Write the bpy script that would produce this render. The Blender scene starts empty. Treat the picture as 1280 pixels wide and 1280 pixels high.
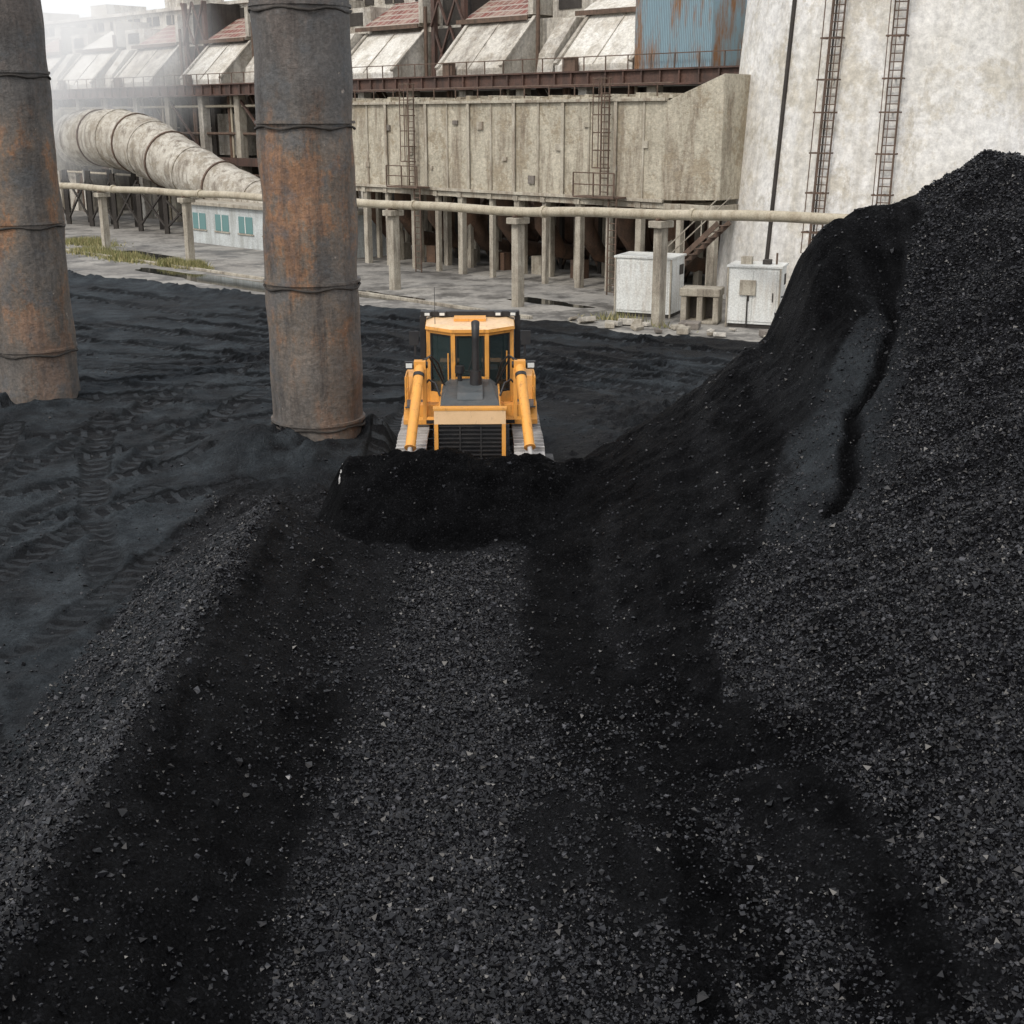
import bpy, math, random
import numpy as np
from mathutils import Vector, Matrix
random.seed(7); rng=np.random.default_rng(11)
sc=bpy.context.scene
R45=-math.pi/4

# ------------------------------------------------------------------ materials
def newmat(name):
    m=bpy.data.materials.new(name); m.use_nodes=True
    nt=m.node_tree; b=nt.nodes['Principled BSDF']
    return m,nt,b
def L(nt,a,b): nt.links.new(a,b)
def ramp(nt,fac,stops):
    r=nt.nodes.new('ShaderNodeValToRGB'); e=r.color_ramp.elements
    while len(e)<len(stops): e.new(.5)
    for i,(p,c) in enumerate(stops):
        e[i].position=p; e[i].color=(c[0],c[1],c[2],1) if not isinstance(c,(int,float)) else (c,c,c,1)
    L(nt,fac,r.inputs[0]); return r.outputs[0]
def noise(nt,scale,detail=6,rough=.6,stretch=(1,1,1),dist=0,off=(0,0,0)):
    tc=nt.nodes.new('ShaderNodeTexCoord'); mp=nt.nodes.new('ShaderNodeMapping')
    mp.inputs['Scale'].default_value=stretch; mp.inputs['Location'].default_value=off
    L(nt,tc.outputs['Object'],mp.inputs[0])
    n=nt.nodes.new('ShaderNodeTexNoise'); n.inputs['Scale'].default_value=scale
    n.inputs['Detail'].default_value=detail; n.inputs['Roughness'].default_value=rough
    n.inputs['Distortion'].default_value=dist
    L(nt,mp.outputs[0],n.inputs['Vector']); return n.outputs['Fac']
def mix(nt,f,a,b,mode='MIX'):
    n=nt.nodes.new('ShaderNodeMix'); n.data_type='RGBA'; n.blend_type=mode
    for s,v in ((0,f),(6,a),(7,b)):
        if hasattr(v,'links') or hasattr(v,'is_linked'): L(nt,v,n.inputs[s])
        elif s==0: n.inputs[0].default_value=v
        else: n.inputs[s].default_value=(v[0],v[1],v[2],1)
    return n.outputs[2]
def math_(nt,op,a,b=None,c=None):
    n=nt.nodes.new('ShaderNodeMath'); n.operation=op
    for i,v in enumerate((a,b,c)):
        if v is None: continue
        if hasattr(v,'is_linked'): L(nt,v,n.inputs[i])
        else: n.inputs[i].default_value=v
    return n.outputs[0]
def bump(nt,b,h,strength=.4,dist=.05):
    n=nt.nodes.new('ShaderNodeBump'); n.inputs['Strength'].default_value=strength
    n.inputs['Distance'].default_value=dist; L(nt,h,n.inputs['Height']); L(nt,n.outputs[0],b.inputs['Normal'])
def weathered(name,c1,c2,stain,scale=.6,streak=.5,rough=.85,bs=6,bstr=.5,metal=0,stain2=None,lo=.48,hi=.64):
    m,nt,b=newmat(name)
    base=ramp(nt,noise(nt,scale,8,.65),[(.35,c2),(.62,c1)])
    st=ramp(nt,noise(nt,scale*2.2,8,.72,(1,1,.12),off=(3,7,2)),[(lo,0),(hi,1)])
    c=mix(nt,math_(nt,'MULTIPLY',st,streak),base,stain)
    if stain2:
        s2=ramp(nt,noise(nt,scale*1.1,10,.8,off=(9,1,5)),[(.51,0),(.58,.9)])
        c=mix(nt,s2,c,stain2)
        s3=ramp(nt,noise(nt,scale*3.1,9,.8,(1,1,.35),off=(1,8,4)),[(.56,0),(.66,.7)])
        c=mix(nt,s3,c,stain)
    g=ramp(nt,noise(nt,scale*14,5,.78),[(.3,.62),(.7,1.14)])
    c=mix(nt,1.0,c,g,'MULTIPLY')
    L(nt,c,b.inputs['Base Color']); b.inputs['Roughness'].default_value=rough; b.inputs['Metallic'].default_value=metal
    bump(nt,b,noise(nt,bs,8,.7),bstr,.08)
    return m
M={}
M['duct']=weathered('duct_plaster',(.62,.57,.46),(.47,.43,.34),(.19,.14,.095),.5,.8,stain2=(.38,.32,.23),bstr=1.0)
M['ductrib']=weathered('duct_rib',(.56,.52,.43),(.38,.34,.27),(.18,.12,.08),1.2,.75)
M['conc']=weathered('bay_concrete',(.66,.63,.57),(.52,.48,.41),(.20,.17,.14),.35,.85,stain2=(.38,.34,.28),bstr=1.0)
M['concd']=weathered('dark_concrete',(.27,.24,.21),(.15,.13,.11),(.06,.05,.045),.4,.7)
M['slope']=weathered('limed_slab',(.80,.78,.73),(.68,.65,.58),(.36,.32,.26),.5,.7,stain2=(.56,.52,.45))
M['chim']=weathered('chimney_concrete',(.85,.84,.82),(.74,.72,.67),(.44,.39,.30),.22,.55,stain2=(.62,.58,.50),bs=3)
M['beam']=weathered('rusted_girder',(.13,.07,.052),(.08,.05,.04),(.035,.027,.023),1,.6,rough=.7)
M['dark']=weathered('dark_steel',(.06,.052,.045),(.035,.03,.026),(.018,.015,.013),1,.5)  # near-black brown steel, also used for openings, seams and handles
M['post']=weathered('post_concrete',(.50,.46,.38),(.34,.30,.24),(.14,.115,.09),1.5,.7)
M['pipe']=weathered('pipe_paint',(.55,.49,.38),(.42,.37,.27),(.2,.14,.08),1.2,.5,rough=.6,bstr=.15)
M['steam']=weathered('lagging',(.62,.59,.52),(.42,.38,.32),(.16,.13,.10),1.0,.85,bstr=1.0,bs=2.5,stain2=(.32,.28,.22))
M['white']=weathered('white_enamel',(.80,.82,.80),(.74,.75,.72),(.45,.38,.30),1.2,.45,rough=.45,bstr=.05)
M['lowwall']=weathered('pale_render',(.62,.66,.66),(.5,.52,.52),(.25,.25,.22),.8,.5)
M['brown']=weathered('brown_pipe',(.19,.11,.07),(.11,.075,.055),(.04,.03,.025),1,.6)
M['rust']=weathered('ladder_rust',(.17,.11,.08),(.10,.07,.05),(.04,.03,.025),3,.5)
m,nt,b=newmat('teal_glass'); b.inputs['Base Color'].default_value=(.14,.26,.26,1); b.inputs['Roughness'].default_value=.2; M['teal']=m
def tiles(name,ca,cb,mort,sx,sy,rough=.8):
    m,nt,b=newmat(name)
    tc=nt.nodes.new('ShaderNodeTexCoord'); sep=nt.nodes.new('ShaderNodeSeparateXYZ'); com=nt.nodes.new('ShaderNodeCombineXYZ')
    L(nt,tc.outputs['Object'],sep.inputs[0]); L(nt,sep.outputs[0],com.inputs[0]); L(nt,sep.outputs[2],com.inputs[1])
    br=nt.nodes.new('ShaderNodeTexBrick'); br.inputs['Scale'].default_value=1
    br.inputs['Brick Width'].default_value=sx; br.inputs['Row Height'].default_value=sy; br.inputs['Mortar Size'].default_value=.045
    br.inputs['Color1'].default_value=(*ca,1); br.inputs['Color2'].default_value=(*cb,1); br.inputs['Mortar'].default_value=(*mort,1)
    br.offset=0
    L(nt,com.outputs[0],br.inputs['Vector'])
    s=ramp(nt,noise(nt,.9,9,.75),[(.46,0),(.62,.8)])
    c=mix(nt,s,br.outputs['Color'],(.38,.32,.26))
    L(nt,c,b.inputs['Base Color']); b.inputs['Roughness'].default_value=rough
    bump(nt,b,br.outputs['Fac'],.4,.05); return m
M['tile']=tiles('red_roof_tile',(.22,.075,.06),(.14,.055,.045),(.34,.29,.25),.55,.36)
def corr(name,col,rustc,f=18):
    m,nt,b=newmat(name)
    tc=nt.nodes.new('ShaderNodeTexCoord'); w=nt.nodes.new('ShaderNodeTexWave'); w.bands_direction='X'; w.inputs['Scale'].default_value=f/6.28*1.0
    L(nt,tc.outputs['Object'],w.inputs['Vector'])
    s=ramp(nt,noise(nt,.6,8,.7,(1.6,1,.25),off=(5,2,1)),[(.46,0),(.58,1)])
    c=mix(nt,s,col,rustc); 
    g=ramp(nt,w.outputs['Fac'],[(.1,.6),(.5,1)])
    c=mix(nt,1.0,c,g,'MULTIPLY')
    L(nt,c,b.inputs['Base Color']); b.inputs['Roughness'].default_value=.6
    bump(nt,b,w.outputs['Fac'],.8,.08); return m
M['blue']=corr('blue_corrugated',(.29,.43,.51),(.32,.16,.07))
m,nt,b=newmat('column_steel')
base=ramp(nt,noise(nt,.6,10,.76,(1,1,.55)),[(.32,(.085,.085,.085)),(.44,(.15,.13,.112)),(.50,(.19,.145,.11)),(.545,(.30,.16,.085)),(.60,(.22,.13,.085)),(.66,(.155,.135,.122))])
tc=nt.nodes.new('ShaderNodeTexCoord'); sep=nt.nodes.new('ShaderNodeSeparateXYZ'); L(nt,tc.outputs['Object'],sep.inputs[0])
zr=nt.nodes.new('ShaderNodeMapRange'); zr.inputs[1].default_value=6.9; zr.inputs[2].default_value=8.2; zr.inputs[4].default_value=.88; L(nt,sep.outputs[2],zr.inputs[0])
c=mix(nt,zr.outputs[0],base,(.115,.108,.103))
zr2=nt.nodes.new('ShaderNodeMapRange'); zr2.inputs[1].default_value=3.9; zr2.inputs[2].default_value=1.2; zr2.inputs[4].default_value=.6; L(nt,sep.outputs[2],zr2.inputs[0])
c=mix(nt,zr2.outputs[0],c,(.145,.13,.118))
st=ramp(nt,noise(nt,2.2,9,.78,(1,1,.12)),[(.48,0),(.66,.85)])
c=mix(nt,st,c,(.05,.043,.04))
fl=ramp(nt,noise(nt,5,4,.6,off=(2,2,2)),[(.69,0),(.73,.7)])
c=mix(nt,fl,c,(.45,.38,.32))
gry=ramp(nt,noise(nt,1.1,9,.7,off=(7,3,1)),[(.52,0),(.6,.6)]); c=mix(nt,gry,c,(.11,.115,.12))
g=ramp(nt,noise(nt,11,6,.78),[(.3,.55),(.7,1.25)]); c=mix(nt,1.0,c,g,'MULTIPLY')
L(nt,c,b.inputs['Base Color']); b.inputs['Roughness'].default_value=.62; b.inputs['Metallic'].default_value=.1
bump(nt,b,noise(nt,4,9,.7),.8,.06); M['col']=m
def paint(name,c,d,rough=.4,amt=.55):
    m,nt,b=newmat(name)
    s=ramp(nt,noise(nt,3,8,.75),[(.45,0),(.75,amt)])
    cc=mix(nt,s,c,d)
    s2=ramp(nt,noise(nt,9,8,.8,(1,1,.3),off=(3,1,2)),[(.54,0),(.66,.65)]); cc=mix(nt,s2,cc,(c[0]*.3+.01,c[1]*.3+.01,c[2]*.3+.015))
    L(nt,cc,b.inputs['Base Color'])
    rr=ramp(nt,noise(nt,6,5,.7),[(.3,rough-.08),(.7,rough+.25)]); L(nt,rr,b.inputs['Roughness'])
    bump(nt,b,noise(nt,25,4,.6),.08,.02); return m
M['yel']=paint('dozer_yellow',(.78,.36,.07),(.44,.25,.10))
M['yel2']=paint('dozer_faded_yellow',(.80,.55,.32),(.6,.40,.20))
M['blk']=paint('dozer_black',(.018,.018,.02),(.05,.045,.04),.45)
M['hoodg']=paint('hood_antiglare',(.07,.08,.085),(.14,.13,.12),.45)
M['steel']=paint('track_steel',(.46,.45,.44),(.16,.14,.12),.38)
M['steeld']=paint('blade_steel',(.09,.09,.095),(.03,.028,.026),.55)
m,nt,b=newmat('cab_glass'); b.inputs['Base Color'].default_value=(.035,.055,.055,1); b.inputs['Roughness'].default_value=.05
b.inputs['Alpha'].default_value=.6; M['glass']=m
m,nt,b=newmat('lamp_lens'); b.inputs['Base Color'].default_value=(.7,.72,.7,1); b.inputs['Roughness'].default_value=.1; M['lens']=m
# ------------------------------------------------------------------ mesh builder
class MB:
    def __init__(s): s.v=[];s.f=[];s.m=[];s.sm=[];s.mats=[]
    def mi(s,k):
        if k not in s.mats: s.mats.append(k)
        return s.mats.index(k)
    def add(s,vs,fs,k,smooth=False):
        o=len(s.v); s.v+= [tuple(p) for p in vs]; i=s.mi(k)
        for f in fs: s.f.append([o+a for a in f]); s.m.append(i); s.sm.append(smooth)
    def box(s,c,d,k,rot=None):
        x,y,z=d[0]/2,d[1]/2,d[2]/2
        vs=[Vector(p) for p in ((-x,-y,-z),(x,-y,-z),(x,y,-z),(-x,y,-z),(-x,-y,z),(x,-y,z),(x,y,z),(-x,y,z))]
        if rot is not None: vs=[rot@p for p in vs]
        C=Vector(c); s.add([p+C for p in vs],[(0,3,2,1),(4,5,6,7),(0,1,5,4),(1,2,6,5),(2,3,7,6),(3,0,4,7)],k)
    def bb(s,x0,x1,y0,y1,z0,z1,k): s.box(((x0+x1)/2,(y0+y1)/2,(z0+z1)/2),(x1-x0,y1-y0,z1-z0),k)
    def beam(s,a,b,w,h,k):
        a=Vector(a);b=Vector(b);d=b-a; q=d.to_track_quat('X','Z').to_matrix()
        s.box((a+b)/2,(d.length,w,h),k,q)
    def cyl(s,a,b,r0,r1,k,n=16,cap=True,smooth=True):
        a=Vector(a);b=Vector(b);q=(b-a).to_track_quat('Z','Y').to_matrix()
        vs=[]
        for p,r in ((a,r0),(b,r1)):
            for i in range(n):
                t=2*math.pi*i/n; vs.append(p+q@Vector((r*math.cos(t),r*math.sin(t),0)))
        s.add(vs,[(i,(i+1)%n,n+(i+1)%n,n+i) for i in range(n)],k,smooth)
        if cap:
            s.add(vs[:n],[tuple(reversed(range(n)))],k); s.add(vs[n:],[tuple(range(n))],k)
    def prism(s,prof,x0,x1,k,ks=None):
        n=len(prof); vs=[(x0,p[0],p[1]) for p in prof]+[(x1,p[0],p[1]) for p in prof]
        s.add(vs,[(i,(i+1)%n,n+(i+1)%n,n+i) for i in range(n)],k)
        s.add(vs,[tuple(reversed(range(n))),tuple(range(n,2*n))],ks or k)
    def tube(s,pts,rs,k,n=20):
        rings=[]
        P=[Vector(p) for p in pts]
        for i,p in enumerate(P):
            d=(P[min(i+1,len(P)-1)]-P[max(i-1,0)]).normalized(); q=d.to_track_quat('Z','Y').to_matrix()
            rings.append([p+q@Vector((rs[i]*math.cos(2*math.pi*j/n),rs[i]*math.sin(2*math.pi*j/n),0)) for j in range(n)])
        vs=[v for r in rings for v in r]; fs=[]
        for i in range(len(P)-1):
            for j in range(n): fs.append((i*n+j,i*n+(j+1)%n,(i+1)*n+(j+1)%n,(i+1)*n+j))
        s.add(vs,fs,k,True); s.add(rings[0],[tuple(reversed(range(n)))],k); s.add(rings[-1],[tuple(range(n))],k)
    def obj(s,name,loc=(0,0,0),rz=0,parent=None,bevel=0):
        me=bpy.data.meshes.new(name); me.from_pydata(s.v,[],s.f)
        for k in s.mats: me.materials.append(M[k])
        me.polygons.foreach_set('material_index',s.m); me.polygons.foreach_set('use_smooth',s.sm)
        import bmesh
        bm=bmesh.new(); bm.from_mesh(me); bmesh.ops.recalc_face_normals(bm,faces=bm.faces); bm.to_mesh(me); bm.free()
        o=bpy.data.objects.new(name,me); sc.collection.objects.link(o); o.location=loc; o.rotation_euler=(0,0,rz)
        if parent: o.parent=parent
        if bevel:
            md=o.modifiers.new('bev','BEVEL'); md.width=bevel; md.segments=2; md.limit_method='ANGLE'; md.angle_limit=math.radians(40)
        return o
# ------------------------------------------------------------------ terrain
def hsh(i,j,s):
    h=(i.astype(np.int64)*374761393+j.astype(np.int64)*668265263+s*974634777)&0xffffffff
    h=((h^(h>>13))*1274126177)&0xffffffff
    return ((h^(h>>16))&0xffff)/65535.0
def vn(x,y,s=0):
    i=np.floor(x);j=np.floor(y);fx=x-i;fy=y-j;fx=fx*fx*(3-2*fx);fy=fy*fy*(3-2*fy)
    a=hsh(i,j,s);b=hsh(i+1,j,s);c=hsh(i,j+1,s);d=hsh(i+1,j+1,s)
    return (a*(1-fx)+b*fx)*(1-fy)+(c*(1-fx)+d*fx)*fy
def fbm(x,y,o=4,s=0):
    r=0;a=.5;t=0
    for k in range(o):
        cs,sn=math.cos(.6*k+.3),math.sin(.6*k+.3)
        X=(x*cs-y*sn)*2**k+k*17.3; Y=(x*sn+y*cs)*2**k-k*9.1
        r=r+a*vn(X,Y,s+k);t+=a;a*=.5
    return r/t*2-1
def ss(x,a,b):
    t=np.clip((x-a)/(b-a),0,1); return t*t*(3-2*t)
def smax(a,b,k=.25):
    h=np.clip(.5+.5*(a-b)/k,0,1); return b*(1-h)+a*h+k*h*(1-h)
def smin(a,b,k=.25): return -smax(-a,-b,k)
def footx(Y): return np.interp(Y,[-10,5,9,15,21,24,30],[3.8,3.2,2.8,1.7,.5,.35,.35])
CX=[-2,.2,1.4,3.0,4.9,5.2,5.5,6.0,6.9,7.8,8.9,9.7,12,16,22]
CZ=[-1,.3,1.08,2.1,3.55,4.3,5.2,5.7,5.9,6.3,6.85,6.75,6.5,6.0,4]
def bndY(X): return 49.0-.705*X
passes=[((-2,46),(1,-.62),13),((0,41),(1,-.5),13),((-3,38),(1,-.3),11),((2,36),(1,-.75),12),((-12,45),(1,-.15),14),((-14,40),(1,.1),11),((-10,27),(.25,1),11),((-8,22),(-.35,1),12),((-1,34),(.05,1),8),((-12,52),(1,-.7),14),((-16,33),(.8,.4),12),((4,38),(1,-.45),12),((3.5,40),(1,-.62),9),((-7.5,17),(.12,1),10),((-20,48),(1,-.45),16),((-11,24),(1,.75),7),((-6,43),(1,-.6),12),((6,35.5),(1,-.7),8),((-18,40),(1,-.3),10),((-10,30),(1,.35),6),((-9,35),(1,-.05),9)]
def trk(X,Y):
    r=0*X; m=0*X; ph=0*X
    for (p,d,Ln) in passes:
        dl=math.hypot(*d); dx,dy=d[0]/dl,d[1]/dl
        b=(X-p[0])*dx+(Y-p[1])*dy
        a=(X-p[0])*-dy+(Y-p[1])*dx+.6*np.sin(b*.15+p[0])
        e=ss(-np.abs(b),-Ln,-Ln+3)*ss(fbm(a*.5+p[0],b*.35,2,200),-.5,-.2)
        w=np.exp(-((np.abs(a)-1.1)/.31)**6)*e
        r=r*(1-w)+w*(-.08)
        w2=np.exp(-((np.abs(a)-1.50)/.10)**2)*e+np.exp(-((np.abs(a)-.70)/.09)**2)*e*.7
        r=r+.09*w2*(.5+.5*np.sin(b*3+a*5)); ph=np.where(w>.35,b,ph); m=np.where(w>.35,w,np.maximum(m*(1-w2),w))
    return r,m,ph
def H(X,Y):
    yard=.18+.05*fbm(X*.25,Y*.25,3,5)+.035*fbm(X*1.1,Y*1.1,4,9)
    yard=yard+.05*np.maximum(0,fbm(X*2.2,Y*2.2,3,33))
    clod=np.maximum(0,fbm(X*3.4,Y*3.4,3,37)-.10)*ss(fbm(X*.35,Y*.35,3,38),-.15,.3); yard=yard+.20*clod
    fadeleft=1-.5*ss(-Y,-24,-18)
    yard=yard+trk(X,Y)[0]*fadeleft
    yard=yard+.50*np.maximum(0,fbm(X*1.5,Y*1.5,4,35)+.25)*np.exp(-((X-3.2)/1.3)**2-((Y-31.5)/3.0)**2)
    yard=yard+.30*np.maximum(0,fbm(X*1.7,Y*1.7,4,36)+.2)*np.exp(-((X+4.6)/1.0)**2-((Y-26)/2.5)**2)
    rx=-4.15+.16*fbm(Y*.4,Y*0,3,3)+.05*fbm(Y*2,Y*0,2,4)
    fl=ss(X,-4.2,-2.5)*ss(-Y,-24,-21.5)
    lng=.07*fbm(X*2.6,Y*.16,3,15)
    z=yard*(1-fl)+fl*(.14+.07*fbm(X*.8,Y*.25,4,12)+lng)
    hr=1.32+.09*fbm(Y*.7,Y*0+3,3,8)
    left=hr-.64*(rx-X)+.05*np.sin((rx-X)*9+fbm(X*0,Y*.4,2,16)*2)*ss(rx-X,.1,.4); right=hr-.60*(X-rx)
    berm=smin(left,right,.05)-.62*np.maximum(0,Y-21.3)
    berm=berm+.06*fbm(X*1.5,Y*.8,4,14)+.05*fbm(X*3.5,Y*.25,3,17)
    z=smax(z,berm,.12)
    pt=1.34+.20*fbm(X*.9,Y*.9,4,21)+.14*fbm(X*3,Y*3,4,22)
    pile=pt-(.60+.12*fbm(X*.8,Y*0,2,24))*np.maximum(0,23.85-Y)-1.8*np.maximum(0,-3.15-X)-.10*np.maximum(0,X-.3)-.5*np.maximum(0,X-2.0)-7*np.maximum(0,Y-24.0)
    z=smax(z,pile,.14)
    f=footx(Y)+.3*fbm(Y*.35,Y*0,3,41)
    q=X-f
    plane=smin(.60*q+.16*fbm(q*1.3,Y*.22,4,44)+.08*fbm(q*3.2,Y*.3,3,46),6.7+0*X,.6)
    crest=np.interp(X,CX,CZ)
    w=ss(Y,19.8,24.4)
    front=plane*(1-w)+crest*w
    front=front-.6*np.exp(-((X-6.6)/1.3)**2-((Y-22.8)/1.1)**2)
    jag=.30*fbm(X*1.3,Y*1.3,5,50)*ss(front,1.2,4)
    flow=.13*fbm(X*.5+Y*1.9,(X*.8-Y*.4)*.5,4,52)
    tt=np.clip(((X-6.6)*(-1.9)+(Y-22.3)*(-4.3))/(1.9**2+4.3**2),0,1)
    wob=.12*np.sin(tt*9)+.05*np.sin(tt*23)
    dd=np.hypot(X-(6.6-1.9*tt)-wob,Y-(22.3-4.3*tt))
    heap=front+jag+flow-np.maximum(0,Y-24.7)*.8-.02-.26*np.exp(-(dd/.13)**2)
    z=smax(z,heap,.18)
    for (cx,cy,hh,rr) in ((-4.5,29.2,.32,1.9),(-13.0,34.6,.28,1.8),(-6.4,28.6,.35,1.1),(-14.6,34.0,.3,.9),(-3.0,29.2,.45,.75),(-5.7,27.9,.45,.9),(-4.1,27.7,.35,.7)):
        z=z+hh*np.exp(-((X-cx)**2+(Y-cy)**2)/rr**2)*(1+.5*fbm(X*1.7,Y*1.7,4,60))
    under=ss(-np.abs(X+.9),-2.1,-1.7)*ss(Y,24.2,24.7)*ss(-Y,-30.5,-29.5)
    z=z*(1-under)+under*.03
    e=bndY(X)+1.3*fbm(X*.35,Y*.12,4,70)+.5*fbm(X*1.4,Y*1.4,3,72)-Y
    z=z+.14*np.exp(-((e-.7)/.6)**2)
    z=np.where(e<.25, np.minimum(z,-.05+e*.8), z)
    near=ss(-Y,-34,-24)
    z=z+near*(.05*fbm(X*2.6,Y*2.6,3,80)+.025*fbm(X*8,Y*8,2,85))
    return z
def masks(X,Y):
    n=fbm(X*.6,Y*.35,4,100); n2=fbm(X*1.6,Y*.5,4,104); n3=fbm(X*3,Y*3,4,108); ns=fbm(X*2.3,Y*.22,4,112)
    rx=-4.15
    ridge=ss(X-rx+.08*n3,-.55,-.35)*(1-ss(X-rx+.15*n3+.1*ns,-.02,.20))*ss(-Y,-22,-20)
    u=np.abs(X+.95+.25*n)
    centre=(1-ss(u+.35*n3+.45*ns,.45,1.25))*ss(-(Y+.5*n3),-21.6,-21.2)
    db=np.interp(Y,[5,9,12,14,16,17,18.3,19.5,21,22.5,24,26],[4.2,4.1,3.7,3.1,2.5,3.0,4.0,4.3,5.0,6.6,7.7,7.7])
    rightc=ss(X-db+.4*n2+.2*n3,-.08,.15)*ss(-Y,-27,-25)
    low=ss(-Y,-16.5,-9)
    midc=.75*ss(n+.35*n3+.5*ns+.55*low,.0,.45)*ss(-Y,-19,-17)*ss(X,-3.4,-1.5)
    coarse=np.clip(ridge*.95+centre*.9+rightc+midc,0,1)
    leftslope=ss(-X,4.2,4.6)*ss(X+.3*n3,-6.3,-6.0)*ss(-Y,-21,-20)
    coarse=np.clip(coarse+leftslope*(.25+.4*ss(ns,-.1,.3)),0,1)
    fade=1-.25*ss(-Y,-16,-8.5)
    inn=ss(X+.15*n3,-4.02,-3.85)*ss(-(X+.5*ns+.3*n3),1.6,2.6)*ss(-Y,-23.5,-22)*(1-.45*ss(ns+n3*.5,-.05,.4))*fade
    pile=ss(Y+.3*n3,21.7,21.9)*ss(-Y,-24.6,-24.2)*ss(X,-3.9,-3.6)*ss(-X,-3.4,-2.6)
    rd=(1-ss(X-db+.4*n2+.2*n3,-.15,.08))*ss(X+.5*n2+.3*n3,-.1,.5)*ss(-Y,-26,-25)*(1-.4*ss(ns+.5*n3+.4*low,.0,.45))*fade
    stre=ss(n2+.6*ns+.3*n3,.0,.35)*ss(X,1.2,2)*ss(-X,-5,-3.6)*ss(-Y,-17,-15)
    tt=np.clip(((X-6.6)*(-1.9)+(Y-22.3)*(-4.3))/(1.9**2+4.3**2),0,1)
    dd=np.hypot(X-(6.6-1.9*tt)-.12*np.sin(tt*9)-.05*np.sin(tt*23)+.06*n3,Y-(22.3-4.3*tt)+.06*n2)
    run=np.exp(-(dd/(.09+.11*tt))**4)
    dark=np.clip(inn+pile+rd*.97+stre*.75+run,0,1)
    coarse=coarse*(1-run)
    q=ss(-Y,-27,-25)*ss(X,-6.6,-5.7)
    tr=trk(X,Y)[1]
    dust=np.clip((1-q)*(.72+1.0*fbm(X*.3,Y*.3,5,120)+.7*n3-.5*tr) - .5*ss(X+.35*(Y-28),-4,2),0,1)
    patch=np.exp(-((X-5.15-.32*(Y-19.8)+.35*n3)/.85)**4-((Y-19.9)/2.4)**4)
    dust=np.clip(dust+.70*patch*(1-run)*(1-rd)*(.8+.5*n3)+leftslope*(.35+.3*n),0,1)
    coarse=coarse*(1-.85*patch)
    return coarse,dark,dust
def ax(segs):
    out=[]
    for a,b_,st in segs: out.append(np.arange(a,b_,st))
    return np.concatenate(out)
xs=ax([(-60,-30,.8),(-30,-9,.10),(-9,11.5,.06),(11.5,30,.3)])
ys=ax([(-8,5,.4),(5,7.5,.15),(7.5,27,.06),(27,50,.09),(50,95,.35)])
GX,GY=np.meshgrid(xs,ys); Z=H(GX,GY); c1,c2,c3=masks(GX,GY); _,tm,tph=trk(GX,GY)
tm=tm*ss(-(GY-bndY(GX)),.5,1.5)*(1-ss(-GY,-24,-20)*.4)*(1-ss(-GY,-27,-25)*ss(GX,-6.6,-5.7))
def npmesh(name,co,faces,nv,mats,smooth):
    me=bpy.data.meshes.new(name); me.vertices.add(len(co)); me.vertices.foreach_set('co',co.astype(np.float32).ravel())
    me.loops.add(faces.size); me.loops.foreach_set('vertex_index',faces.astype(np.int32).ravel())
    me.polygons.add(len(faces)); me.polygons.foreach_set('loop_start',np.arange(0,faces.size,nv,dtype=np.int32))
    me.polygons.foreach_set('use_smooth',np.full(len(faces),smooth)); me.update(calc_edges=True); me.validate()
    for m_ in mats: me.materials.append(m_)
    o=bpy.data.objects.new(name,me); sc.collection.objects.link(o); return o
ny,nx=GX.shape; idx=np.arange(nx*ny).reshape(ny,nx)
F=np.stack([idx[:-1,:-1],idx[:-1,1:],idx[1:,1:],idx[1:,:-1]],-1).reshape(-1,4)
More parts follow.
